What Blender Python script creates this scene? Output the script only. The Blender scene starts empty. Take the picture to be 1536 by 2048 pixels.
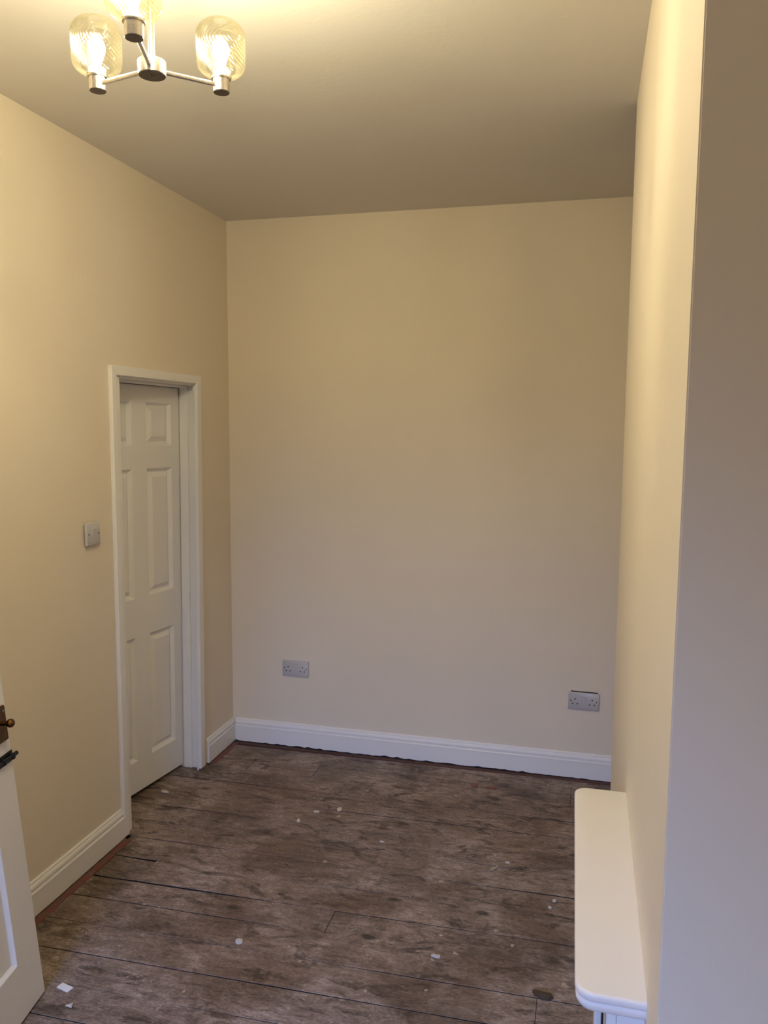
import bpy, bmesh, math, random
from mathutils import Vector, Matrix
random.seed(7)
sc = bpy.context.scene
COL = sc.collection
# ------------------------------------------------------------------ camera
cam_d = bpy.data.cameras.new('camera')
cam = bpy.data.objects.new('camera', cam_d)
COL.objects.link(cam)
right = Vector((0.968965, 0.247105, 0.006749))
up = Vector((-0.033124, 0.102737, 0.994157))
fwd = Vector((-0.244968, 0.963527, -0.107733))
cam.matrix_world = Matrix(((right.x, up.x, -fwd.x, 0.0), (right.y, up.y, -fwd.y, 0.0),
                           (right.z, up.z, -fwd.z, 1.715), (0, 0, 0, 1)))
cam_d.sensor_fit = 'VERTICAL'
cam_d.sensor_height = 36.0
cam_d.lens = 28.165
cam_d.clip_start = 0.02
sc.camera = cam
# ------------------------------------------------------------------ world, daylight, exposure
sc.view_settings.view_transform = 'Standard'
sc.view_settings.look = 'None'
sc.view_settings.gamma = 1.0
sc.view_settings.use_curve_mapping = False
sc.view_settings.exposure = 0.16
LAMP = 660.0
LAMP_COL = (1.0, 0.90, 0.645)
DAY = 62.0
DAY_COL = (0.30, 0.46, 1.0)
w = bpy.data.worlds.new('sky')
sc.world = w
w.use_nodes = True
w.node_tree.nodes['Background'].inputs[0].default_value = (0.62, 0.76, 1.0, 1)
w.node_tree.nodes['Background'].inputs[1].default_value = 0.6
ld = bpy.data.lights.new('window_daylight', 'AREA')
ld.shape = 'RECTANGLE'
ld.size = 0.90
ld.size_y = 1.25
ld.spread = math.radians(95)
ld.energy = DAY
ld.color = DAY_COL
lo = bpy.data.objects.new('window_daylight', ld)
COL.objects.link(lo)
lo.location = (-0.95, -1.70, 1.80)
lo.rotation_euler = (math.radians(90 - 48), 0, 0)

# ------------------------------------------------------------------ materials
def mat(name):
    m = bpy.data.materials.new(name)
    m.use_nodes = True
    nt = m.node_tree
    return m, nt, nt.nodes['Principled BSDF']

def nd(nt, t, **kw):
    n = nt.nodes.new(t)
    for k, v in kw.items():
        setattr(n, k, v)
    return n

def noise(nt, vec, scale, detail=4, rough=0.55, dist=0.0):
    n = nd(nt, 'ShaderNodeTexNoise')
    n.inputs['Scale'].default_value = scale
    n.inputs['Detail'].default_value = detail
    n.inputs['Roughness'].default_value = rough
    n.inputs['Distortion'].default_value = dist
    if vec is not None:
        nt.links.new(vec, n.inputs['Vector'])
    return n.outputs['Fac']

def ramp(nt, fac, stops, interp='LINEAR'):
    r = nd(nt, 'ShaderNodeValToRGB')
    r.color_ramp.interpolation = interp
    el = r.color_ramp.elements
    while len(el) < len(stops):
        el.new(0.5)
    for e, (p, c) in zip(el, stops):
        e.position = p
        e.color = (c, c, c, 1) if isinstance(c, (int, float)) else (*c, 1)
    nt.links.new(fac, r.inputs[0])
    return r.outputs[0]

def mix(nt, fac, a, b, blend='MIX'):
    n = nd(nt, 'ShaderNodeMix', data_type='RGBA', blend_type=blend)
    for sock, v in ((n.inputs[0], fac), (n.inputs[6], a), (n.inputs[7], b)):
        if isinstance(v, bpy.types.NodeSocket):
            nt.links.new(v, sock)
        elif isinstance(v, (int, float)):
            sock.default_value = v
        else:
            sock.default_value = (*v, 1)
    return n.outputs[2]

def math_n(nt, op, a, b=0.0):
    n = nd(nt, 'ShaderNodeMath', operation=op)
    for sock, v in ((n.inputs[0], a), (n.inputs[1], b)):
        if isinstance(v, bpy.types.NodeSocket):
            nt.links.new(v, sock)
        else:
            sock.default_value = v
    return n.outputs[0]

def bump(nt, bs, h, strength, dist=0.01):
    b = nd(nt, 'ShaderNodeBump')
    b.inputs['Strength'].default_value = strength
    b.inputs['Distance'].default_value = dist
    nt.links.new(h, b.inputs['Height'])
    nt.links.new(b.outputs[0], bs.inputs['Normal'])

def coords(nt):
    return nd(nt, 'ShaderNodeTexCoord').outputs['Object']

def paint(name, col, rough, var=0.04, bumps=0.08, scale=60.0):
    m, nt, bs = mat(name)
    c = coords(nt)
    n = noise(nt, c, 1.3, 5)
    dark = tuple(v * (1 - var) for v in col)
    nt.links.new(mix(nt, ramp(nt, n, [(0.3, 0.0), (0.7, 1.0)]), dark, col), bs.inputs['Base Color'])
    bs.inputs['Roughness'].default_value = rough
    if bumps:
        h = mix(nt, 0.35, noise(nt, c, scale, 3), noise(nt, c, 5.0, 2))
        bump(nt, bs, h, bumps, 0.01)
    return m

def metal(name, col, rough, var=0.25, metallic=1.0, scale=30.0):
    m, nt, bs = mat(name)
    c = coords(nt)
    n = noise(nt, c, scale, 5)
    nt.links.new(mix(nt, n, tuple(v * (1 - var) for v in col), col), bs.inputs['Base Color'])
    bs.inputs['Metallic'].default_value = metallic
    r = nd(nt, 'ShaderNodeMapRange')
    r.inputs['To Min'].default_value = rough * 0.8
    r.inputs['To Max'].default_value = rough * 1.2
    nt.links.new(n, r.inputs[0])
    nt.links.new(r.outputs[0], bs.inputs['Roughness'])
    return m

WALL = paint('cream_emulsion', (0.83, 0.735, 0.59), 0.62, 0.05, 0.10)
CEIL = paint('ceiling_emulsion', (0.745, 0.705, 0.65), 0.75, 0.04, 0.08)
GLOSS = paint('white_satin_paint', (0.86, 0.84, 0.815), 0.32, 0.03, 0.04)
PLASTIC = paint('white_plastic', (0.56, 0.54, 0.53), 0.30, 0.02, 0.0)
SHELFM = paint('white_mantel_paint', (0.86, 0.82, 0.78), 0.38, 0.03, 0.04)
BLACK = paint('black_void', (0.012, 0.010, 0.009), 0.7, 0.3, 0.0)
UNDER = metal('shaded_nickel_underside', (0.16, 0.13, 0.115), 0.35, 0.1)  # darker nickel copy, with the undersides' dark floor reflection painted in
NICKEL = metal('satin_nickel', (0.745, 0.705, 0.65), 0.27, 0.06)
BRASS = metal('aged_brass', (0.22, 0.11, 0.035), 0.30, 0.75, scale=45)
IRON = metal('black_iron', (0.03, 0.03, 0.032), 0.35, 0.4, 0.6)
SCREW = metal('screw_steel', (0.35, 0.34, 0.32), 0.4)
CARD = paint('white_card', (0.86, 0.87, 0.9), 0.5, 0.04, 0.0)
PLASTER = paint('plaster_crumb', (0.72, 0.66, 0.58), 0.8, 0.3, 0.3, 200)
BRICKC = paint('brick_dust_red', (0.30, 0.13, 0.08), 0.9, 0.4, 0.3, 200)
SPLINT = paint('raw_splinter', (0.50, 0.42, 0.32), 0.7, 0.3, 0.2, 120)
OLDWOOD = paint('old_wood_flake', (0.10, 0.065, 0.04), 0.8, 0.5, 0.4, 90)

def floor_wood():
    m, nt, bs = mat('old_floorboards')
    c = coords(nt)
    oi = nd(nt, 'ShaderNodeObjectInfo')
    off = nd(nt, 'ShaderNodeVectorMath', operation='MULTIPLY_ADD')
    comb = nd(nt, 'ShaderNodeCombineXYZ')
    for i in range(3):
        nt.links.new(oi.outputs['Random'], comb.inputs[i])
    nt.links.new(comb.outputs[0], off.inputs[0])
    off.inputs[1].default_value = (37.0, 11.0, 53.0)
    nt.links.new(c, off.inputs[2])
    p = off.outputs[0]
    # grain, stretched along the boards
    mp = nd(nt, 'ShaderNodeMapping')
    mp.inputs['Scale'].default_value = (1.3, 24.0, 24.0)
    nt.links.new(p, mp.inputs[0])
    g1 = noise(nt, mp.outputs[0], 3.0, 6, 0.65, 0.9)
    mp2 = nd(nt, 'ShaderNodeMapping')
    mp2.inputs['Scale'].default_value = (3.5, 60.0, 60.0)
    nt.links.new(p, mp2.inputs[0])
    g2 = noise(nt, mp2.outputs[0], 3.0, 4, 0.6, 0.4)
    base = mix(nt, ramp(nt, g1, [(0.30, 0.0), (0.68, 1.0)]), (0.098, 0.066, 0.047), (0.195, 0.135, 0.097))
    base = mix(nt, ramp(nt, g2, [(0.28, 0.50), (0.46, 0.0)]), base, (0.045, 0.029, 0.020))
    # board to board tone
    tone = ramp(nt, oi.outputs['Random'], [(0.0, 0.78), (1.0, 1.12)])
    base = mix(nt, 1.0, base, tone, 'MULTIPLY')
    # dust trodden over everything
    d1 = noise(nt, c, 3.2, 9, 0.68, 0.5)
    mp3 = nd(nt, 'ShaderNodeMapping')
    mp3.inputs['Scale'].default_value = (1.0, 2.6, 1.0)
    nt.links.new(c, mp3.inputs[0])
    d2 = noise(nt, mp3.outputs[0], 14.0, 8, 0.7, 0.6)
    dust = math_n(nt, 'MULTIPLY', ramp(nt, d1, [(0.40, 0.10), (0.60, 0.95)]), ramp(nt, d2, [(0.36, 0.20), (0.62, 1.0)]))
    base = mix(nt, dust, base, (0.440, 0.360, 0.315))
    # dark trodden stains
    s1 = noise(nt, mp3.outputs[0], 6.0, 7, 0.7, 1.2)
    base = mix(nt, ramp(nt, s1, [(0.52, 0.0), (0.64, 0.80)]), base, (0.048, 0.033, 0.026))
    # pale scuffs
    s2 = noise(nt, mp3.outputs[0], 10.0, 6, 0.75, 2.5)
    base = mix(nt, ramp(nt, s2, [(0.56, 0.0), (0.70, 0.55)]), base, (0.44, 0.36, 0.285))
    # knots
    mpk = nd(nt, 'ShaderNodeMapping')
    mpk.inputs['Scale'].default_value = (3.0, 6.0, 1.0)
    nt.links.new(p, mpk.inputs[0])
    vk = nd(nt, 'ShaderNodeTexVoronoi')
    vk.inputs['Scale'].default_value = 1.0
    nt.links.new(mpk.outputs[0], vk.inputs['Vector'])
    kk = math_n(nt, 'ADD', vk.outputs['Distance'], math_n(nt, 'MULTIPLY', math_n(nt, 'SUBTRACT', g2, 0.5), 0.10))
    base = mix(nt, ramp(nt, kk, [(0.06, 0.75), (0.11, 0.0)]), base, (0.018, 0.012, 0.009))
    # paint specks: tiny scattered drops
    vs = nd(nt, 'ShaderNodeTexVoronoi')
    vs.inputs['Scale'].default_value = 17.0
    wob = nd(nt, 'ShaderNodeTexNoise')
    wob.inputs['Scale'].default_value = 55.0
    wob.inputs['Detail'].default_value = 3
    nt.links.new(c, wob.inputs['Vector'])
    wv = nd(nt, 'ShaderNodeVectorMath', operation='MULTIPLY_ADD')
    nt.links.new(wob.outputs['Color'], wv.inputs[0])
    wv.inputs[1].default_value = (0.030, 0.016, 0.0)
    nt.links.new(c, wv.inputs[2])
    nt.links.new(wv.outputs[0], vs.inputs['Vector'])
    big = ramp(nt, nd_sep(nt, vs.outputs['Color']), [(0.72, 0.0), (0.95, 0.13)])
    sp = math_n(nt, 'LESS_THAN', math_n(nt, 'ADD', vs.outputs['Distance'], math_n(nt, 'MULTIPLY', math_n(nt, 'SUBTRACT', d2, 0.5), 0.22)), big)
    base = mix(nt, math_n(nt, 'MULTIPLY', sp, 0.75), base, (0.52, 0.45, 0.36))
    nf = noise(nt, mp3.outputs[0], 75.0, 5, 0.7, 0.3)
    base = mix(nt, 1.0, base, ramp(nt, nf, [(0.34, 0.62), (0.66, 1.32)]), 'MULTIPLY')
    nm = noise(nt, mp3.outputs[0], 26.0, 6, 0.72, 1.0)
    base = mix(nt, ramp(nt, nm, [(0.55, 0.0), (0.70, 0.5)]), base, (0.060, 0.040, 0.028))
    ws = noise(nt, c, 1.1, 3)
    base = mix(nt, ramp(nt, ws, [(0.45, 0.0), (0.65, 0.45)]), base, mix(nt, 1.0, base, (1.05, 0.90, 0.72), 'MULTIPLY'))
    vt = nd(nt, 'ShaderNodeTexVoronoi')
    vt.inputs['Scale'].default_value = 62.0
    nt.links.new(wv.outputs[0], vt.inputs['Vector'])
    tb = math_n(nt, 'MULTIPLY', ramp(nt, nd_sep(nt, vt.outputs['Color']), [(0.55, 0.0), (1.0, 0.27)]), ramp(nt, d1, [(0.42, 0.3), (0.60, 1.2)]))
    base = mix(nt, math_n(nt, 'MULTIPLY', math_n(nt, 'LESS_THAN', vt.outputs['Distance'], tb), 0.6), base, (0.46, 0.38, 0.31))
    nt.links.new(base, bs.inputs['Base Color'])
    rr = ramp(nt, d1, [(0.3, 0.50), (0.7, 0.80)])
    nt.links.new(rr, bs.inputs['Roughness'])
    bs.inputs['Specular IOR Level'].default_value = 0.35
    h = mix(nt, 0.5, mix(nt, 0.5, g1, g2), d2)
    bump(nt, bs, h, 0.45, 0.004)
    return m

def nd_sep(nt, col):
    s = nd(nt, 'ShaderNodeSeparateColor')
    nt.links.new(col, s.inputs[0])
    return s.outputs[0]

BOARDS = floor_wood()
GRIME_SHADE = paint('joint_grime_shade', (0.016, 0.012, 0.010), 0.9, 0.3, 0.0)  # grime colour; also paints in the shade of board joints and skirting gap

def red_batten():
    m, nt, bs = mat('worn_red_floor_paint')
    c = coords(nt)
    n = noise(nt, c, 14, 8, 0.7, 0.5)
    base = mix(nt, ramp(nt, n, [(0.40, 0.0), (0.62, 1.0)]), (0.20, 0.045, 0.038), (0.12, 0.075, 0.06))
    n2 = noise(nt, c, 45, 5, 0.7)
    base = mix(nt, ramp(nt, n2, [(0.60, 0.0), (0.72, 0.7)]), base, (0.33, 0.22, 0.20))
    nt.links.new(base, bs.inputs['Base Color'])
    bs.inputs['Roughness'].default_value = 0.6
    bump(nt, bs, n2, 0.3, 0.003)
    return m
RED = red_batten()
REDDARK = paint('old_brown_red_paint', (0.13, 0.055, 0.038), 0.65, 0.6, 0.2, 60)

def shade_glass():
    m, nt, bs = mat('ribbed_clear_glass')
    nt.nodes.remove(bs)
    out = nt.nodes['Material Output']
    tr = nd(nt, 'ShaderNodeBsdfTransparent')
    gl = nd(nt, 'ShaderNodeBsdfGlossy')
    gl.inputs['Roughness'].default_value = 0.12
    gl.inputs[0].default_value = (1.0, 0.97, 0.88, 1)
    tl = nd(nt, 'ShaderNodeBsdfTranslucent')
    tl.inputs[0].default_value = (1.0, 0.95, 0.68, 1)
    lw = nd(nt, 'ShaderNodeLayerWeight')
    lw.inputs['Blend'].default_value = 0.40
    nt.links.new(ramp(nt, lw.outputs['Facing'], [(0.0, (0.99, 0.985, 0.965)), (0.10, (0.84, 0.81, 0.70)), (0.45, (0.80, 0.77, 0.64)), (0.85, (0.66, 0.62, 0.48))]), tr.inputs[0])
    m1 = nd(nt, 'ShaderNodeMixShader')
    f1 = nd(nt, 'ShaderNodeMapRange')
    f1.inputs['To Min'].default_value = 0.0002
    f1.inputs['To Max'].default_value = 0.006
    nt.links.new(lw.outputs['Facing'], f1.inputs[0])
    nt.links.new(f1.outputs[0], m1.inputs[0])
    nt.links.new(tr.outputs[0], m1.inputs[1])
    nt.links.new(tl.outputs[0], m1.inputs[2])
    m2 = nd(nt, 'ShaderNodeMixShader')
    fr = nd(nt, 'ShaderNodeFresnel')
    fr.inputs[0].default_value = 1.45
    nt.links.new(math_n(nt, 'MULTIPLY', fr.outputs[0], 0.22), m2.inputs[0])
    nt.links.new(m1.outputs[0], m2.inputs[1])
    nt.links.new(gl.outputs[0], m2.inputs[2])
    nt.links.new(m2.outputs[0], out.inputs[0])
    return m
SHADE = shade_glass()

def pane_glass():
    m, nt, bs = mat('window_glass')
    nt.nodes.remove(bs)
    tr = nd(nt, 'ShaderNodeBsdfTransparent')
    gl = nd(nt, 'ShaderNodeBsdfGlossy')
    gl.inputs['Roughness'].default_value = 0.01
    fr = nd(nt, 'ShaderNodeFresnel')
    m2 = nd(nt, 'ShaderNodeMixShader')
    nt.links.new(fr.outputs[0], m2.inputs[0])
    nt.links.new(tr.outputs[0], m2.inputs[1])
    nt.links.new(gl.outputs[0], m2.inputs[2])
    nt.links.new(m2.outputs[0], nt.nodes['Material Output'].inputs[0])
    return m
PANE = pane_glass()

def glow():
    m, nt, bs = mat('lit_bulb')
    nt.nodes.remove(bs)
    e = nd(nt, 'ShaderNodeEmission')
    e.inputs[0].default_value = (*LAMP_COL, 1)
    e.inputs[1].default_value = LAMP
    nt.links.new(e.outputs[0], nt.nodes['Material Output'].inputs[0])
    return m
GLOW = glow()

# ------------------------------------------------------------------ helpers
def add_box(bm, x0, x1, y0, y1, z0, z1):
    vs = [bm.verts.new((x, y, z)) for x in (x0, x1) for y in (y0, y1) for z in (z0, z1)]
    for f in ((0, 1, 3, 2), (4, 6, 7, 5), (0, 4, 5, 1), (2, 3, 7, 6), (0, 2, 6, 4), (1, 5, 7, 3)):
        bm.faces.new([vs[i] for i in f])
    return vs

def obj(name, bm, m, parent=None, bevel=0.0, segs=2, smooth=False):
    bmesh.ops.recalc_face_normals(bm, faces=bm.faces)
    if bevel:
        bmesh.ops.bevel(bm, geom=bm.edges[:], offset=bevel, segments=segs, affect='EDGES', profile=0.5)
    me = bpy.data.meshes.new(name)
    bm.to_mesh(me)
    bm.free()
    if smooth:
        for p in me.polygons:
            p.use_smooth = True
        me.set_sharp_from_angle(angle=math.radians(40))
    me.materials.append(m)
    o = bpy.data.objects.new(name, me)
    COL.objects.link(o)
    if parent:
        o.parent = parent
    return o

def box(name, dims, m, parent=None, bevel=0.0, **k):
    bm = bmesh.new()
    add_box(bm, *dims)
    return obj(name, bm, m, parent, bevel, **k)

def empty(name, loc=(0, 0, 0), M=None):
    o = bpy.data.objects.new(name, None)
    o.empty_display_size = 0.05
    COL.objects.link(o)
    if M is not None:
        o.matrix_world = M
    else:
        o.location = loc
    return o

def tag(o, label=None, cat=None, group=None, kind=None):
    if label: o['label'] = label
    if cat: o['category'] = cat
    if group: o['group'] = group
    if kind: o['kind'] = kind
    return o

def lathe(bm, prof, seg=48, mod=None):
    rings = []
    for r, z in prof:
        if r < 1e-6:
            rings.append([bm.verts.new((0, 0, z))])
        else:
            ring = []
            for i in range(seg):
                a = 2 * math.pi * i / seg
                q = r if mod is None else r + mod(a, z)
                ring.append(bm.verts.new((q * math.cos(a), q * math.sin(a), z)))
            rings.append(ring)
    for A, B in zip(rings, rings[1:]):
        for i in range(seg):
            j = (i + 1) % seg
            if len(A) == 1 and len(B) == 1: continue
            if len(A) == 1: bm.faces.new((A[0], B[i], B[j]))
            elif len(B) == 1: bm.faces.new((A[i], B[0], A[j]))
            else: bm.faces.new((A[i], A[j], B[j], B[i]))

def tube(bm, a, b, r, seg=20):
    a, b = Vector(a), Vector(b)
    z = (b - a).normalized()
    x = z.orthogonal().normalized()
    y = z.cross(x)
    R0, R1 = [], []
    for i in range(seg):
        t = 2 * math.pi * i / seg
        d = (x * math.cos(t) + y * math.sin(t)) * r
        R0.append(bm.verts.new(a + d)); R1.append(bm.verts.new(b + d))
    for i in range(seg):
        j = (i + 1) % seg
        bm.faces.new((R0[i], R0[j], R1[j], R1[i]))
    bm.faces.new(R0[::-1]); bm.faces.new(R1)

def sweep(bm, prof, a, b, n, steps=1, jag=0.0):
    """profile (offset along n, height z) pushed from a to b; a jagged lower edge when jag > 0"""
    a, b, n = Vector(a), Vector(b), Vector(n)
    rings = []
    for i in range(steps + 1):
        p = a.lerp(b, i / steps)
        j = abs(random.gauss(0, jag)) if jag else 0.0
        rings.append([bm.verts.new(p + n * o + Vector((0, 0, z + (j if z < 0.004 else 0)))) for o, z in prof])
    k = len(prof)
    for A, B in zip(rings, rings[1:]):
        for i in range(k):
            bm.faces.new((A[i], A[(i + 1) % k], B[(i + 1) % k], B[i]))
    bm.faces.new(rings[0]); bm.faces.new(rings[-1][::-1])

# ------------------------------------------------------------------ room shell
XL, YB, ZC = -1.830, 3.8915, 2.744        # left wall, far wall, ceiling
XF, Y0, Y1 = 0.113, 1.042, 2.800          # chimney breast face and its two ends
XR, YR = 0.55, -1.25                      # alcove wall, window wall behind the camera
DY0, DY1, DZ = 2.868, 3.512, 1.910        # closet door opening

bm = bmesh.new()
T = 0.12
add_box(bm, XL - T, XL, YR - T, DY0, -0.05, ZC)
add_box(bm, XL - T, XL, DY1 + 0.03, YB + T, -0.05, ZC)
add_box(bm, XL - T, XL, DY0, DY1 + 0.03, DZ, ZC)
wl = obj('wall_left', bm, WALL)
tag(wl, 'cream painted wall on the left with the closet doorway and light switch', kind='structure')
bm = bmesh.new()
add_box(bm, XL, XR + T, YB, YB + T, -0.05, ZC)
tag(obj('wall_back', bm, WALL), 'cream painted far wall carrying the two double sockets', kind='structure')
bm = bmesh.new()
add_box(bm, XF, XR, Y0, Y1, -0.05, ZC)
bmesh.ops.bevel(bm, geom=[e for e in bm.edges if abs(e.verts[0].co.z - e.verts[1].co.z) > 1 and e.verts[0].co.x < XF + .01],
                offset=0.002, segments=3, affect='EDGES')
o = obj('wall_breast', bm, WALL, smooth=True)
tag(o, 'cream chimney breast on the right above the white mantel shelf', kind='structure')
tag(box('wall_right', (XR, XR + T, YR - T, YB, -0.05, ZC), WALL), 'cream wall closing the alcoves beside the chimney breast', kind='structure')
tag(box('ceiling', (XL - T, XR + T, YR - T, YB + T, ZC, ZC + 0.1), CEIL), 'plain white painted ceiling', kind='structure')
# pier that the leaning door opens from, left of the frame
tag(box('wall_pier', (XL, -1.46, 1.02, 1.16, 0, ZC), WALL), 'short cream wall pier behind the open white door', kind='structure')
# wall behind the camera with the window that lets the daylight in
WX0, WX1, WZ0, WZ1 = -1.45, -0.45, 0.90, 2.40
bm = bmesh.new()
add_box(bm, XL, WX0, YR - T, YR, -0.05, ZC)
add_box(bm, WX1, XR, YR - T, YR, -0.05, ZC)
add_box(bm, WX0, WX1, YR - T, YR, -0.05, WZ0)
add_box(bm, WX0, WX1, YR - T, YR, WZ1, ZC)
tag(obj('wall_front', bm, WALL), 'cream window wall behind the viewer', kind='structure')
win = tag(empty('window_1', (WX0, YR, WZ0)), 'white sash window behind the viewer', kind='structure')
W_, H_ = WX1 - WX0, WZ1 - WZ0
bm = bmesh.new()
for d in ((0, 0.05, 0, H_), (W_ - 0.05, W_, 0, H_), (0.05, W_ - 0.05, 0, 0.06), (0.05, W_ - 0.05, H_ - 0.05, H_), (0.05, W_ - 0.05, H_ / 2 - 0.02, H_ / 2 + 0.02)):
    add_box(bm, d[0], d[1], -0.05, -0.01, d[2], d[3])
obj('window_frame', bm, GLOSS, win)
for z0, z1 in ((0.06, H_ / 2 - 0.02), (H_ / 2 + 0.02, H_ - 0.05)):
    box('pane', (0.05, W_ - 0.05, -0.034, -0.030, z0, z1), PANE, win)
# closet behind the panelled door
bm = bmesh.new()
add_box(bm, XL - 1.0, XL - T - 0.9, 2.5, 3.9, -0.05, 2.2)
add_box(bm, XL - 0.9 - T, XL - T, 2.44, 2.5, -0.05, 2.2)
add_box(bm, XL - 0.9 - T, XL - T, 3.9, 3.96, -0.05, 2.2)
add_box(bm, XL - 1.0, XL - T, 2.44, 3.96, 2.2, 2.26)
tag(obj('wall_closet', bm, WALL), 'dark closet walls behind the panelled door', kind='structure')

# ------------------------------------------------------------------ floor: slab and the boards laid on it
bm = bmesh.new()
add_box(bm, XL - 1.0, XR, YR, YB, -0.06, -0.026)
floor = tag(obj('floor', bm, BLACK), 'bare old dark brown floorboards, dusty and flecked with paint', kind='structure')
SL = [3.835, 3.690, 3.550, 3.405, 3.254, 3.110, 2.968, 2.834, 2.687, 2.534, 2.406, 2.264, 2.120, 1.981, 1.850, 1.708]
SR = [3.852, 3.710, 3.571, 3.430, 3.285, 3.140, 2.999, 2.851, 2.710, 2.571, 2.438, 2.295, 2.155, 2.010, 1.870, 1.728]
while SL[-1] > YR + 0.2:
    SL.append(SL[-1] - 0.142); SR.append(SR[-1] - 0.142)
JOINTS = {0: [-1.606, -1.262], }
JO = {1: [-1.607, -1.262, -0.0275], 3: [-0.2 + 0.55], 8: [-1.599], 9: [-0.817], 11: [-0.096], 6: [0.3], 13: [-0.62], 15: [-1.0]}
def seam(k, x):
    t = (x + 1.8) / 1.8
    return SL[k] + (SR[k] - SL[k]) * t
def gap_at(k, x):
    a, b, p = GAP[k]
    return a + b * max(0, math.sin(x * 2.1 + p)) + 0.0004 * math.sin(x * 9 + p * 5)
def plank(k, x0, x1, dz):
    n = max(2, int((x1 - x0) / 0.18))
    bm = bmesh.new()
    st = []
    ph = random.uniform(0, 9)
    for i in range(n + 1):
        x = x0 + (x1 - x0) * i / n
        g0 = gap_at(k, x)
        g1 = gap_at(k + 1, x)
        ya, yb = seam(k, x) - g0, seam(k + 1, x) + g1
        if k == 8 and x0 < -1.65: yb += 0.004 * (1 + math.sin(x * 30)); ya -= 0.008 * max(0, (x + 1.80) / 0.2)
        z = dz + 0.0006 * math.sin(x * 3 + ph)
        c = 0.0012
        pts = [(ya, -0.02), (ya, z - c), (ya - c, z), (yb + c, z), (yb, z - c), (yb, -0.02)]
        st.append([bm.verts.new((x, y, zz)) for y, zz in pts])
    for A, B in zip(st, st[1:]):
        for i in range(5):
            bm.faces.new((A[i], A[i + 1], B[i + 1], B[i]))
        bm.faces.new((A[5], A[0], B[0], B[5]))
    bm.faces.new(st[0]); bm.faces.new(st[-1][::-1])
    o = obj('floorboard', bm, BOARDS, floor)
    o.data.materials.append(GRIME_SHADE)
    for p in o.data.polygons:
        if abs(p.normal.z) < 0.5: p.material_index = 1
    return o
GAP = [(random.uniform(0.0008, 0.0016), random.uniform(0.0, 0.0020), random.uniform(0, 6)) for _ in SL]
GAP[9] = (0.0014, 0.0026, 5.2)
GAP[10] = (0.0012, 0.002, 4.9)
GAP[14] = (0.0016, 0.0018, 1.0)
for k in range(len(SL) - 1):
    ymid = (SL[k] + SL[k + 1]) / 2
    xa = XL + 0.028
    if 2.87 < ymid < 3.52: xa = XL - 0.9
    elif ymid < 1.1: xa = XL
    xb = XR
    if Y0 - 0.05 < ymid < Y1 + 0.05: xb = XF - 0.004
    cuts = [xa] + [j for j in JO.get(k, []) if xa < j < xb] + [xb]
    for a, b in zip(cuts, cuts[1:]):
        dz = random.uniform(-0.0022, 0.0)
        if k == 8 and a < -1.65: dz = -0.0045
        plank(k, a + (0.0009 if a != xa else 0), b - (0.0009 if b != xb else 0), dz)

# ------------------------------------------------------------------ skirting boards and the red strip under them
PROF = [(0, 0.126), (0.004, 0.126), (0.0075, 0.1225), (0.0085, 0.1185), (0.0072, 0.1165), (0.0105, 0.1135), (0.0135, 0.108), (0.0145, 0.102),
        (0.0140, 0.0975), (0.0108, 0.0955), (0.0108, 0.0925), (0.0165, 0.0905), (0.0185, 0.0875), (0.0185, 0.0835), (0.0180, 0.082), (0.0180, 0.002), (0, 0.002)]
def skirting(name, a, b, n, label, jag=0.0):
    bm = bmesh.new()
    L = (Vector(b) - Vector(a)).length
    sweep(bm, PROF, a, b, n, max(1, int(L / 0.022)) if jag else 1, jag)
    return tag(obj(name, bm, GLOSS), label, kind='structure')
skirting('baseboard_left', (XL, 1.16, 0.003), (XL, 2.803, 0.003), (1, 0, 0), 'white moulded skirting board on the left wall, nearer than the doorway', 0.0008)
skirting('baseboard_corner', (XL, 3.566, 0.003), (XL, YB, 0.003), (1, 0, 0), 'short white skirting board between the doorway and the far corner', 0.0016)
skirting('baseboard_back', (XL + 0.019, YB, 0.003), (XR, YB, 0.003), (0, -1, 0), 'white moulded skirting board along the far wall', 0.003)
tag(box('trim_5', (XL + 0.0205, XR, YB - 0.0165, YB - 0.001, -0.01, 0.0135), GRIME_SHADE), 'black strip painted in for the shaded gap under the ragged foot of the far skirting', kind='structure')  # solid dark strip stands in for the shade under the skirting
skirting('baseboard_breast', (XF, Y1, 0.003), (XF, 2.02, 0.003), (-1, 0, 0), 'white skirting board on the chimney breast beyond the mantel')
def strip(name, d, label, m=RED):
    bm = bmesh.new()
    x0, x1, y0, y1 = d
    long_y = (y1 - y0) > (x1 - x0)
    n = 28
    st = []
    for i in range(n + 1):
        t = i / n
        e = random.uniform(-0.0012, 0.0012)
        if long_y:
            y = y0 + (y1 - y0) * t
            pts = [(x0, y, -0.01), (x0, y, 0.0025), (x1 - 0.003 + e, y, 0.0025), (x1 + e, y, 0.0), (x1 + e, y, -0.01)]
        else:
            x = x0 + (x1 - x0) * t
            pts = [(x, y1, -0.01), (x, y1, 0.0025), (x, y0 + 0.003 + e, 0.0025), (x, y0 + e, 0.0), (x, y0 + e, -0.01)]
        st.append([bm.verts.new(p) for p in pts])
    for A, B in zip(st, st[1:]):
        for i in range(5):
            bm.faces.new((A[i], A[(i + 1) % 5], B[(i + 1) % 5], B[i]))
    bm.faces.new(st[0]); bm.faces.new(st[-1][::-1])
    return tag(obj(name, bm, m), label, kind='structure')
strip('trim_1', (XL + 0.0205, XL + 0.048, 1.18, 2.80), 'worn red painted strip along the foot of the left skirting')
strip('trim_2', (XL + 0.0205, XL + 0.046, 3.575, YB - 0.045), 'worn red painted strip in the far left corner')
strip('trim_3', (XL + 0.0205, XR, YB - 0.043, YB - 0.0205), 'brown red strip along the foot of the far skirting', REDDARK)

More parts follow.
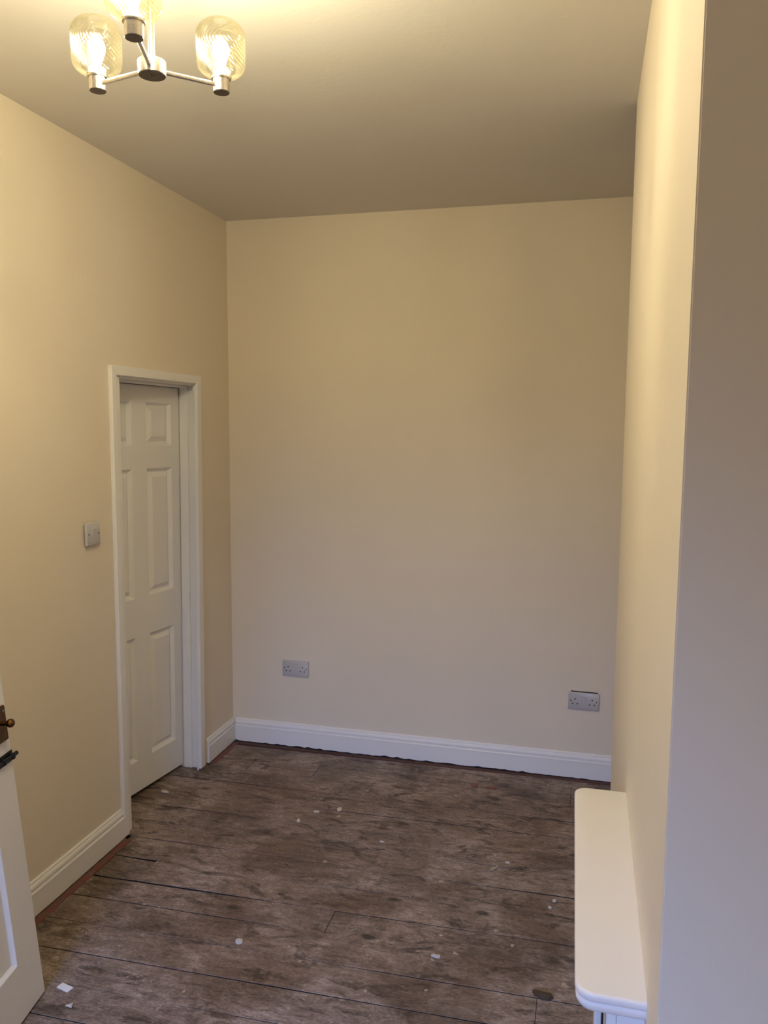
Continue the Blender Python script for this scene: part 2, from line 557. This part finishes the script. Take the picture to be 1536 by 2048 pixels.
# ------------------------------------------------------------------ closet doorway: lining, stops, architrave
tr = tag(empty('trim_4', (XL, DY0, 0)), 'white painted door frame and architrave around the closet doorway', kind='structure')
LEAN = 0.026          # the far jamb is out of plumb, wider at the head
def slab(name, quad_yz, x0, x1, bevel=0.0, m=GLOSS):
    """prism: outline in the wall plane (y, z), from x0 to x1, local to the frame empty"""
    bm = bmesh.new()
    A = [bm.verts.new((x0, y - DY0, z)) for y, z in quad_yz]
    B = [bm.verts.new((x1, y - DY0, z)) for y, z in quad_yz]
    n = len(A)
    for i in range(n):
        bm.faces.new((A[i], A[(i + 1) % n], B[(i + 1) % n], B[i]))
    bm.faces.new(A[::-1]); bm.faces.new(B)
    return obj(name, bm, m, tr, bevel)
AW = 0.052
yi1 = lambda z: DY1 + LEAN * z / DZ
zt = DZ
# inner and outer edge of each architrave: they lap over the lining
ni, no = DY0 - 0.031, DY0 - 0.066
fi = lambda z: yi1(z) - 0.033
fo = lambda z: yi1(z) + 0.013
zb, ztop = zt - 0.006, zt + 0.033
slab('architrave', [(no, 0.004), (ni, 0.004), (ni, zb), (no, ztop)], 0.0, 0.019, 0.0035)
slab('architrave', [(fi(0), 0.010), (fo(0), 0.010), (fo(zt), ztop), (fi(zt), zb)], 0.0, 0.019, 0.0035)
slab('architrave', [(ni, zb), (fi(zt), zb), (fo(zt), ztop), (no, ztop)], 0.0, 0.0185, 0.0035)
slab('jamb', [(ni - 0.004, 0.0), (DY0 + 0.002, 0.0), (DY0 + 0.002, zt), (ni - 0.004, zt)], -0.006, 0.0005)
slab('jamb', [(fi(0) + 0.004, 0.0), (yi1(0) + 0.002, 0.0), (yi1(zt) + 0.002, zt), (fi(zt) + 0.004, zt)], -0.006, 0.0005)
# jamb lining (near, far, head), with a planted stop on each
slab('jamb', [(DY0 - 0.002, 0.0), (DY0 + 0.014, 0.0), (DY0 + 0.014, zt - 0.012), (DY0 - 0.002, zt + 0.004)], -0.125, 0.0)
slab('jamb', [(yi1(0), 0.0), (yi1(0) + 0.03, 0.0), (yi1(zt) + 0.03, zt + 0.004), (yi1(zt), zt - 0.012)], -0.125, 0.0)
slab('jamb', [(DY0 + 0.014, zt - 0.014), (yi1(zt), zt - 0.014), (yi1(zt), zt + 0.004), (DY0 + 0.014, zt + 0.004)], -0.125, 0.0)
slab('door_stop', [(yi1(0) - 0.010, 0.0), (yi1(0), 0.0), (yi1(zt), zt - 0.014), (yi1(zt) - 0.010, zt - 0.014)], -0.088, -0.045, 0.002)
slab('door_stop', [(DY0 + 0.014, 0.0), (DY0 + 0.024, 0.0), (DY0 + 0.024, zt - 0.014), (DY0 + 0.014, zt - 0.014)], -0.088, -0.045, 0.002)
slab('door_stop', [(DY0 + 0.024, zt - 0.024), (yi1(zt) - 0.010, zt - 0.024), (yi1(zt) - 0.010, zt - 0.014), (DY0 + 0.024, zt - 0.014)], -0.088, -0.045, 0.002)

# ------------------------------------------------------------------ panelled doors
def panel_mesh(bm, x0, x1, z0, z1, y=0.0, loops=None):
    loops = loops or [(0.0, 0.0), (0.004, -0.003), (0.011, -0.0095), (0.015, -0.0095), (0.040, -0.0015), (0.043, -0.0015)]
    prev = None
    for ins, dep in loops:
        ring = [bm.verts.new(p) for p in ((x0 + ins, y - dep, z0 + ins), (x1 - ins, y - dep, z0 + ins), (x1 - ins, y - dep, z1 - ins), (x0 + ins, y - dep, z1 - ins))]
        if prev:
            for i in range(4):
                bm.faces.new((prev[i], prev[(i + 1) % 4], ring[(i + 1) % 4], ring[i]))
        prev = ring
    bm.faces.new(prev)

def leaf_mesh(bm, xs, zs, holes, th, cap=True):
    """front skin at y=0 as a grid with holes, sides and back at y=th"""
    V = {}
    def v(i, k, y):
        key = (i, k, y)
        if key not in V: V[key] = bm.verts.new((xs[i], y, zs[k]))
        return V[key]
    nx, nz = len(xs) - 1, len(zs) - 1
    for i in range(nx):
        for k in range(nz):
            if (i, k) not in holes:
                bm.faces.new((v(i, k, 0), v(i + 1, k, 0), v(i + 1, k + 1, 0), v(i, k + 1, 0)))
            bm.faces.new((v(i, k + 1, th), v(i + 1, k + 1, th), v(i + 1, k, th), v(i, k, th)))
    for i in range(nx):
        bm.faces.new((v(i + 1, 0, 0), v(i, 0, 0), v(i, 0, th), v(i + 1, 0, th)))
        bm.faces.new((v(i, nz, 0), v(i + 1, nz, 0), v(i + 1, nz, th), v(i, nz, th)))
    for k in range(nz):
        bm.faces.new((v(0, k, 0), v(0, k + 1, 0), v(0, k + 1, th), v(0, k, th)))
        bm.faces.new((v(nx, k + 1, 0), v(nx, k, 0), v(nx, k, th), v(nx, k + 1, th)))

def obj_raw(name, bm, m, parent):
    me = bpy.data.meshes.new(name); bm.to_mesh(me); bm.free(); me.materials.append(m)
    o = bpy.data.objects.new(name, me); COL.objects.link(o); o.parent = parent
    return o

# closet door: local x from the hinge edge towards the viewer, local -y faces the room
A = Vector((-1.925, 3.529 - 0.020, 0.0))
u = Vector((-0.1277, -0.9918, 0)).normalized()
tilt = math.radians(0.62)
zax = (Vector((0, 0, 1)) * math.cos(tilt) - u * math.sin(tilt)).normalized()
xax = (u - zax * u.dot(zax)).normalized()
yax = zax.cross(xax)
D1 = Matrix(((xax.x, yax.x, zax.x, A.x), (xax.y, yax.y, zax.y, A.y), (xax.z, yax.z, zax.z, 0.016), (0, 0, 0, 1)))
door = tag(empty('door_1', M=D1), 'white six panel closet door standing slightly ajar in the left wall', 'door', kind='structure')
# u points away from the hinge; the room side is +y or -y depending on handedness
S = 1 if yax.x < 0 else -1     # multiply local y so that +S*y runs into the closet
px = [0.0, 0.060, 0.246, 0.346, 0.532, 0.605]
pz = [0.0, 0.146, 0.726, 0.904, 1.492, 1.596, 1.795, 1.868]
holes = {(1, 1), (3, 1), (1, 3), (3, 3), (1, 5), (3, 5)}
bm = bmesh.new()
leaf_mesh(bm, px, pz, holes, 0.035 * S)
obj('door_leaf', bm, GLOSS, door)
for (i, k) in sorted(holes):
    bm = bmesh.new()
    panel_mesh(bm, px[i], px[i + 1], pz[k], pz[k + 1], 0.0,
               [(a, d * S) for a, d in [(0.0, 0.0), (0.003, -0.002), (0.014, -0.0165), (0.019, -0.0165), (0.041, -0.003), (0.044, -0.003)]])
    obj_raw('panel', bm, GLOSS, door)
for z in (0.22, 1.66):
    bm = bmesh.new()
    tube(bm, (-0.006, 0.030 * S, z), (-0.006, 0.030 * S, z + 0.075), 0.005, 12)
    obj('hinge', bm, SCREW, door, smooth=True)

# open door at the left edge of the view: leans with its head towards the left wall
E0 = Vector((-1.541, 1.935, 0.0))
bx = Vector((0.167, -0.986, 0.0)).normalized()
ez = Vector((-0.095, -0.016, 0.995)).normalized()
nx_ = Vector((0.981, 0.167, 0.096))
ny = ez.cross(bx).normalized()
S2 = -1 if ny.dot(nx_) > 0 else 1       # +S2*y runs away from the viewer (towards the left wall)
D2 = Matrix(((bx.x, ny.x, ez.x, E0.x), (bx.y, ny.y, ez.y, E0.y), (bx.z, ny.z, ez.z, 0.0), (0, 0, 0, 1)))
door2 = tag(empty('door_2', M=D2), 'white panelled door with brass lock standing open at the left edge', 'door', kind='structure')
px2 = [0.0, 0.1135, 0.315, 0.415, 0.617, 0.730]
pz2 = [0.006, 0.166, 0.690, 1.000, 1.780, 1.900]
holes2 = {(1, 1), (3, 1), (1, 3), (3, 3)}
bm = bmesh.new()
leaf_mesh(bm, px2, pz2, holes2, 0.036 * S2)
leaf2 = obj('door_leaf', bm, GLOSS, door2)
for (i, k) in sorted(holes2):
    bm = bmesh.new()
    panel_mesh(bm, px2[i], px2[i + 1], pz2[k], pz2[k + 1], 0.0,
               [(a, d * S2) for a, d in [(0.0, 0.0), (0.002, -0.001), (0.0075, -0.0105), (0.0095, -0.0125), (0.0105, -0.0125)]])
    obj_raw('panel', bm, GLOSS, door2)
F = -S2   # local y sign towards the viewer
lock = box('rim_lock', (0.017, 0.155, 0.0005 * F, 0.011 * F, 0.805, 0.907), BRASS, door2, 0.003)
lock['label'] = 'aged brass lock case with knob'
bm = bmesh.new()
tube(bm, (0.047, 0.010 * F, 0.861), (0.047, 0.030 * F, 0.861), 0.0065, 16)
kn = obj('spindle', bm, BRASS, lock, smooth=True)
bm = bmesh.new()
lathe(bm, [(0, 0.0), (0.006, 0.0005), (0.0115, 0.005), (0.0130, 0.0105), (0.0115, 0.016), (0.007, 0.0205), (0, 0.0215)], 24)
bmesh.ops.transform(bm, matrix=Matrix.Translation((0.047, 0.029 * F, 0.861)) @ Matrix.Rotation(math.radians(90) * -F, 4, 'X'), verts=bm.verts)
obj('knob', bm, BRASS, lock, smooth=True)
for a in (0.030, 0.142):
    bm = bmesh.new()
    tube(bm, (a, 0.0105 * F, 0.893), (a, 0.0125 * F, 0.893), 0.004, 12)
    obj('screw', bm, SCREW, lock)
bolt = box('bolt', (0.0, 0.120, 0.0005 * F, 0.003 * F, 0.7345, 0.7655), IRON, door2)
bolt['label'] = 'black iron slide bolt'
bm = bmesh.new()
tube(bm, (-0.014, 0.008 * F, 0.7495), (0.105, 0.008 * F, 0.7495), 0.0062, 16)
obj('bolt_rod', bm, IRON, bolt, smooth=True)
for a in (0.004, 0.050, 0.095):
    box('bolt_guide', (a, a + 0.013, 0.002 * F, 0.016 * F, 0.740, 0.759), IRON, bolt, 0.003)

# ------------------------------------------------------------------ fireplace: mantel shelf and surround
fp = tag(empty('fireplace_surround', (XF, 1.55, 0)), 'white painted fireplace surround with round cornered mantel shelf on the chimney breast', 'fireplace')
def shelf_outline(inset, xo_near=0.0065, xo_far=-0.0055, yn=1.186, yf=1.915, r=0.030, back=0.0):
    """plan outline of the shelf, clockwise from the wall at the near end"""
    pts = []
    r = max(r - inset, 0.004)
    xw = XF - back
    ynn, yff = yn + inset, yf - inset
    xn, xf = xo_near + inset, xo_far + inset
    pts.append((xw, ynn))
    for i in range(9):
        a = math.radians(90 * i / 8)
        pts.append((xn + r - r * math.sin(a), ynn + r - r * math.cos(a)))
    for i in range(9):
        a = math.radians(90 * i / 8)
        pts.append((xf + r - r * math.cos(a), yff - r + r * math.sin(a)))
    pts.append((xw, yff))
    return pts
bm = bmesh.new()
# (inset, z): rounded top edge, groove, lower ovolo
prev = None
first = None
for ins, z in [(0.0055, 0.850), (0.0030, 0.8494), (0.0010, 0.8478), (0.0, 0.8450), (0.0, 0.8395), (0.0012, 0.8370), (0.0040, 0.8350), (0.0048, 0.8335),
               (0.0022, 0.8315), (0.0015, 0.8290), (0.0020, 0.8240), (0.0050, 0.8190), (0.0095, 0.8165)]:
    ring = [bm.verts.new((x - XF, y - 1.55, z)) for x, y in shelf_outline(ins)]
    if prev:
        for i in range(len(ring) - 1):
            bm.faces.new((prev[i], prev[i + 1], ring[i + 1], ring[i]))
    else:
        first = ring
    prev = ring
bm.faces.new(first)
bm.faces.new(prev[::-1])
obj('mantel_shelf', bm, SHELFM, fp, smooth=True)
def fbox(name, x0, x1, y0, y1, z0, z1, bev=0.002, m=GLOSS):
    return box(name, (x0 - XF, x1 - XF, y0 - 1.55, y1 - 1.55, z0, z1), m, fp, bev)
fbox('frieze', 0.060, XF, 1.236, 1.866, 0.66, 0.8165)
for y0, y1 in ((1.216, 1.316), (1.786, 1.886)):
    fbox('pilaster', 0.056, 0.072, y0, y1, 0.0, 0.8165, 0.003)
for y in (1.2185, 1.8815):
    bm = bmesh.new()
    d = 0.004
    yc = y - 1.55
    for xx0, xx1, zz0, zz1 in ((0.072, 0.084, 0.0, 0.8165), (0.104, XF, 0.0, 0.8165), (0.084, 0.104, 0.775, 0.8165), (0.084, 0.104, 0.0, 0.06)):
        add_box(bm, xx0 - XF, xx1 - XF, yc - d / 2, yc + d / 2, zz0, zz1)
    add_box(bm, 0.084 - XF, 0.104 - XF, yc + (d / 2 if y < 1.5 else -d / 2 - 0.003), yc + (d / 2 + 0.003 if y < 1.5 else -d / 2), 0.06, 0.775)
    obj('side_panel', bm, GLOSS, fp)
fbox('inner_slip', 0.078, XF, 1.318, 1.784, 0.0, 0.66, 0.0, BLACK)

# ------------------------------------------------------------------ wall fittings
def rounded_plate(w, h, t, r=0.004, dome=0.0):
    """plate in local x (width) z (height), front towards -y"""
    bm = bmesh.new()
    prev = None
    for ins, y in ((0.0, 0.0), (0.0, -t * 0.55), (0.0012, -t * 0.82), (0.0035, -t), ):
        ring = []
        for cx, cz, a0 in ((1, 1, 0), (-1, 1, 90), (-1, -1, 180), (1, -1, 270)):
            for i in range(4):
                a = math.radians(a0 + 30 * i)
                rr = max(r - ins, 0.0015)
                ring.append(bm.verts.new((cx * (w / 2 - ins - rr) + rr * math.cos(a), y, cz * (h / 2 - ins - rr) + rr * math.sin(a))))
        if prev:
            n = len(ring)
            for i in range(n):
                bm.faces.new((prev[i], prev[(i + 1) % n], ring[(i + 1) % n], ring[i]))
        else:
            bm.faces.new(ring[::-1])
        prev = ring
    bm.faces.new(prev)
    return bm
def rocker_mesh(w, h, y, tip):
    bm = bmesh.new()
    a = [(-w / 2, -h / 2), (w / 2, -h / 2), (w / 2, h / 2), (-w / 2, h / 2)]
    b0 = [bm.verts.new((x, y + 0.001, z)) for x, z in a]
    b1 = [bm.verts.new((x * 0.94, y - (0.0008 if z < 0 else tip), z * 0.96)) for x, z in a]
    for i in range(4):
        bm.faces.new((b0[i], b0[(i + 1) % 4], b1[(i + 1) % 4], b1[i]))
    bm.faces.new(b1)
    return bm
def disc_mesh(r, y, d=0.0008):
    bm = bmesh.new()
    tube(bm, (0, y + 0.001, 0), (0, y - d, 0), r, 12)
    return bm
def socket_plate(name, x, z, rot, label):
    s = tag(empty(name, (x, YB, z)), label, 'socket', 'white double sockets on the far wall')
    s.rotation_euler = (0, rot, 0)
    t = 0.0105
    obj('plate', rounded_plate(0.147, 0.086, t), PLASTIC, s, smooth=True)
    for dx in (-0.0085, 0.0085):
        o = obj('rocker', rocker_mesh(0.0135, 0.022, -t, 0.0022), PLASTIC, s)
        o.location = (dx, 0, 0.0155)
    for c in (-0.0400, 0.0400):
        for dx, dz, w_, h_ in ((0, 0.0095, 0.0044, 0.0084), (-0.0111, -0.0130, 0.0072, 0.0046), (0.0111, -0.0130, 0.0072, 0.0046)):
            o = box('pin_hole', (-w_ / 2, w_ / 2, -t - 0.0004, -t + 0.001, -h_ / 2, h_ / 2), BLACK, s)
            o.location = (c + dx, 0, dz)
    for dx in (-0.0605, 0.0605):
        o = obj('screw', disc_mesh(0.0031, -t, 0.0004), IRON, s)
        o.location = (dx, 0, 0.0015)
    return s
socket_plate('double_socket', -1.4655, 0.431, math.radians(0.3), 'white double socket on the far wall near the left corner')
s2 = socket_plate('double_socket', 0.0165, 0.3905, math.radians(0.5), 'white double socket on the far wall at right, black strip for the gap along its top')
o = box('wall_gap_shade', (-0.062, 0.066, -0.0022, -0.0002, 0.0425, 0.0475), BLACK, s2)  # proud black strip painted in for the darkness inside the wall slot
o['label'] = 'black strip painted in for the dark slot of the uncovered back box'
sw = tag(empty('light_switch', (XL, 2.655, 1.2965)), 'white single light switch on the left wall beside the closet doorway', 'switch')
sw.rotation_euler = (0, 0, math.radians(90))
obj('gap_shade_box', rounded_plate(0.068, 0.068, 0.008), BLACK, sw)  # black box stands in for the shadow gap behind the switch plate
pl = obj('plate', rounded_plate(0.088, 0.088, 0.009, 0.005), PLASTIC, sw, smooth=True)
pl.location = (0, -0.0075, 0)
o = obj('rocker', rocker_mesh(0.026, 0.040, -0.0165, 0.006), PLASTIC, sw)
for dx in (-0.0305, 0.0305):
    o = obj('screw', disc_mesh(0.003, -0.0165, 0.0005), IRON, sw)
    o.location = (dx, 0, 0)

# ------------------------------------------------------------------ pendant lamp
HX, HY, HZ = -0.860, 1.500, 2.398
lamp = tag(empty('pendant_lamp', (HX, HY, ZC)), 'three armed satin nickel ceiling lamp with ribbed glass shades', 'lamp')
Z0 = HZ - ZC        # local z of the hub underside
bm = bmesh.new()
lathe(bm, [(0, Z0), (0.0255, Z0), (0.0270, Z0 + 0.001), (0.0270, Z0 + 0.026), (0.0262, Z0 + 0.0275), (0, Z0 + 0.0275)], 48)
obj('hub', bm, NICKEL, lamp, smooth=True)
bm = bmesh.new()
lathe(bm, [(0, Z0 - 0.0025), (0.0045, Z0 - 0.002), (0.006, Z0 + 0.0005)], 20)
obj('hub_nut', bm, UNDER, lamp, smooth=True)
bm = bmesh.new()
lathe(bm, [(0.0065, Z0 + 0.026), (0.0065, -0.02)], 24)
lathe(bm, [(0.0065, Z0 + 0.036), (0.009, Z0 + 0.034), (0.009, Z0 + 0.0275)], 24)
obj('stem', bm, NICKEL, lamp, smooth=True)
bm = bmesh.new()
lathe(bm, [(0.0065, -0.032), (0.045, -0.028), (0.050, -0.024), (0.050, 0.0)], 48)
obj('ceiling_rose', bm, NICKEL, lamp, smooth=True)
bm = bmesh.new()
lathe(bm, [(0, Z0 - 0.0008), (0.0258, Z0 - 0.0006), (0.0262, Z0 + 0.0004)], 48)
obj('hub_base', bm, UNDER, lamp, smooth=True)  # thin cap carrying the painted-in dark underside
def shade_mesh():
    H, R, c = 0.109, 0.0495, 0.030
    prof = [(0.0185, 0.0), (0.0215, 0.0006)]
    n = 24
    for i in range(n + 1):
        a = math.radians(90 * i / n)
        prof.append((R - 0.030 + 0.030 * math.sin(a) - 0.001 * (1 - i / n), 0.026 - 0.024 * math.cos(a)))
    for i in range(1, 76):
        prof.append((R, 0.026 + (H - 0.026 - c) * i / 76))
    for i in range(n + 1):
        a = math.radians(90 * i / n)
        prof.append((R - c + c * math.cos(a), H - c + c * math.sin(a)))
    prof.append((0.014, H + 0.0015))
    def rib(a, z):
        k = min(1, max(0, (z - 0.030) / 0.025)) * min(1, max(0, (H - 0.006 - z) / 0.02))
        return 0.0011 * k * math.sin(34 * (a - 1.9 * z / 0.1))
    bm = bmesh.new()
    lathe(bm, prof, 272, rib)
    return bm
me_shade = None
arm_xy = [((-1.002 - HX), (1.530 - HY), -0.0045), ((-0.763 - HX), (1.608 - HY), 0.0005), ((-0.815 - HX), (1.362 - HY), 0.0045)]
protos = {}
for n_, (ax, ay, dz) in enumerate(arm_xy):
    d = Vector((ax, ay, 0)).normalized()
    bm = bmesh.new()
    tube(bm, Vector((0, 0, Z0 + 0.012)) + d * 0.024, Vector((ax, ay, Z0 + 0.014 + dz)) - d * 0.012, 0.0045, 20)
    obj('arm', bm, NICKEL, lamp, smooth=True)
    base = Vector((ax, ay, Z0 + dz))
    if not protos:
        bm = bmesh.new()
        lathe(bm, [(0, 0.0), (0.0158, 0.0), (0.0170, 0.001), (0.0172, 0.0255), (0.0205, 0.026), (0.0208, 0.029), (0.0195, 0.0305), (0, 0.0305)], 40)
        protos['lamp_cup'] = obj('lamp_cup', bm, NICKEL, lamp, smooth=True)
        bm = bmesh.new()
        lathe(bm, [(0, -0.0008), (0.0160, -0.0006), (0.0164, 0.0004)], 40)
        protos['cup_base'] = obj('cup_base', bm, UNDER, lamp, smooth=True)  # same painted-in dark underside for the cups
        protos['lamp_shade'] = obj('lamp_shade', shade_mesh(), SHADE, lamp)
        for p in protos['lamp_shade'].data.polygons: p.use_smooth = True
        bm = bmesh.new()
        lathe(bm, [(0, 0.0165), (0.0060, 0.0168), (0.0085, 0.026), (0.0120, 0.036), (0.0155, 0.046), (0.0172, 0.053), (0.0168, 0.060), (0.0145, 0.067), (0.0100, 0.073), (0.0050, 0.0765), (0, 0.0775)], 24)
        protos['bulb'] = obj('bulb', bm, GLOW, lamp, smooth=True)
        bm = bmesh.new()
        lathe(bm, [(0.0125, 0.0), (0.0125, 0.012), (0.0095, 0.017), (0, 0.017)], 24)
        protos['bulb_holder'] = obj('bulb_holder', bm, PLASTIC, lamp, smooth=True)
        first_ = True
    for nm, zoff in (('lamp_cup', 0.0), ('cup_base', 0.0), ('lamp_shade', 0.030), ('bulb', 0.0285), ('bulb_holder', 0.0305)):
        o = protos[nm]
        if n_:
            o = o.copy(); COL.objects.link(o); o.parent = lamp
        o.location = base + Vector((0, 0, zoff))

# ------------------------------------------------------------------ litter on the floor
def flake(name, x, y, outline, t, m, label, cat, z=0.0006, rot=0.0, rough=0.3):
    bm = bmesh.new()
    A = [bm.verts.new((px_, py_, 0)) for px_, py_ in outline]
    B = [bm.verts.new((px_ * 0.9, py_ * 0.9, t * random.uniform(1 - rough, 1))) for px_, py_ in outline]
    n = len(A)
    top = bm.verts.new((0, 0, t * 1.05))
    for i in range(n):
        bm.faces.new((A[i], A[(i + 1) % n], B[(i + 1) % n], B[i]))
        bm.faces.new((B[i], B[(i + 1) % n], top))
    bm.faces.new(A[::-1])
    o = obj(name, bm, m)
    o.location = (x, y, z)
    o.rotation_euler = (0, 0, rot)
    return tag(o, label, cat)
def blob(r, n=8, sx=1.0, sy=1.0):
    return [(r * sx * random.uniform(.75, 1.15) * math.cos(2 * math.pi * i / n), r * sy * random.uniform(.75, 1.15) * math.sin(2 * math.pi * i / n)) for i in range(n)]
bm = bmesh.new()
add_box(bm, -0.0235, 0.0235, -0.012, 0.012, 0, 0.0022)
o = obj('paper_scrap', bm, CARD, bevel=0.0008)
o.location = (-1.495, 1.967, 0.0006); o.rotation_euler = (0, 0, math.radians(-13))
tag(o, 'clean white rectangular paper scrap on the boards beside the open door', 'scrap')
flake('plaster_chip', -1.4327, 1.906, [(-0.013, -0.006), (0.010, -0.008), (0.003, 0.011)], 0.004, PLASTER, 'triangular pale plaster chip just in front of the paper scrap', 'chip')
flake('plaster_chip', -1.0734, 2.3027, blob(0.013, 9), 0.008, PLASTER, 'round pale plaster crumb on the boards below the centre of the floor', 'chip')
flake('plaster_chip', -0.4241, 2.3993, blob(0.014, 8, 1.2, 0.6), 0.006, PLASTER, 'oval pale plaster chip nearest to the mantel shelf front', 'chip')
flake('plaster_chip', -1.1685, 3.1251, blob(0.010, 7, .8, 1.1), 0.010, PLASTER, 'small upright plaster crumb on the boards far from the mantel, left of centre', 'chip')
flake('plaster_chip', -1.872, 3.226, blob(0.017, 8, 1.2, 0.6), 0.006, PLASTER, 'pale plaster chip lying at the foot of the closet door', 'chip')
flake('plaster_chip', -0.2564, 3.0255, blob(0.008, 7, 1.2, .8), 0.005, PLASTER, 'tiny plaster chip just beyond the pale wood splinter', 'chip')
flake('plaster_chip', -0.0676, 2.8097, blob(0.008, 7), 0.006, PLASTER, 'farther of two tiny plaster chips close to the mantel shelf', 'chip')
flake('plaster_chip', -0.0798, 2.7657, blob(0.0075, 7), 0.006, PLASTER, 'nearer of two tiny plaster chips close to the mantel shelf', 'chip')
flake('plaster_chip', -1.1213, 3.2269, blob(0.013, 7, 1.3, .6), 0.004, PLASTER, 'flat pale paint fragment among the splashes left of the floor centre', 'chip')
flake('plaster_chip', -1.030, 3.277, blob(0.015, 10, .8, 1.3), 0.003, PLASTER, 'largest pale paint fragment right of the upright plaster crumb', 'chip')
flake('plaster_chip', -0.775, 3.0523, blob(0.008, 7, 1.3, .7), 0.004, PLASTER, 'tiny pale chip in the middle of the floor', 'chip')
flake('wood_splinter', -0.303, 2.969, [(-0.030, -0.003), (-0.008, -0.0055), (0.028, -0.001), (0.024, 0.005), (-0.005, 0.006)], 0.004, SPLINT, 'pale pointed wood splinter lying on the boards left of the mantel', 'splinter', rot=math.radians(50))
flake('brick_crumb', -0.4749, 3.670, blob(0.018, 8, 1, .7), 0.012, BRICKC, 'square brownish brick crumb on the far boards near the skirting', 'crumb')
flake('brick_crumb', -0.392, 3.672, blob(0.022, 8, 1.2, .5), 0.005, BRICKC, 'flat red brick crumb right of the brownish one near the far skirting', 'crumb')
flake('wood_flake', -0.080, 2.304, [(-0.033, 0.010), (-0.022, -0.008), (-0.004, -0.017), (0.020, -0.016), (0.033, -0.004), (0.028, 0.009), (0.006, 0.006), (-0.015, 0.012)], 0.011, OLDWOOD, 'dark curled wood flake on the boards in front of the fireplace', 'flake')
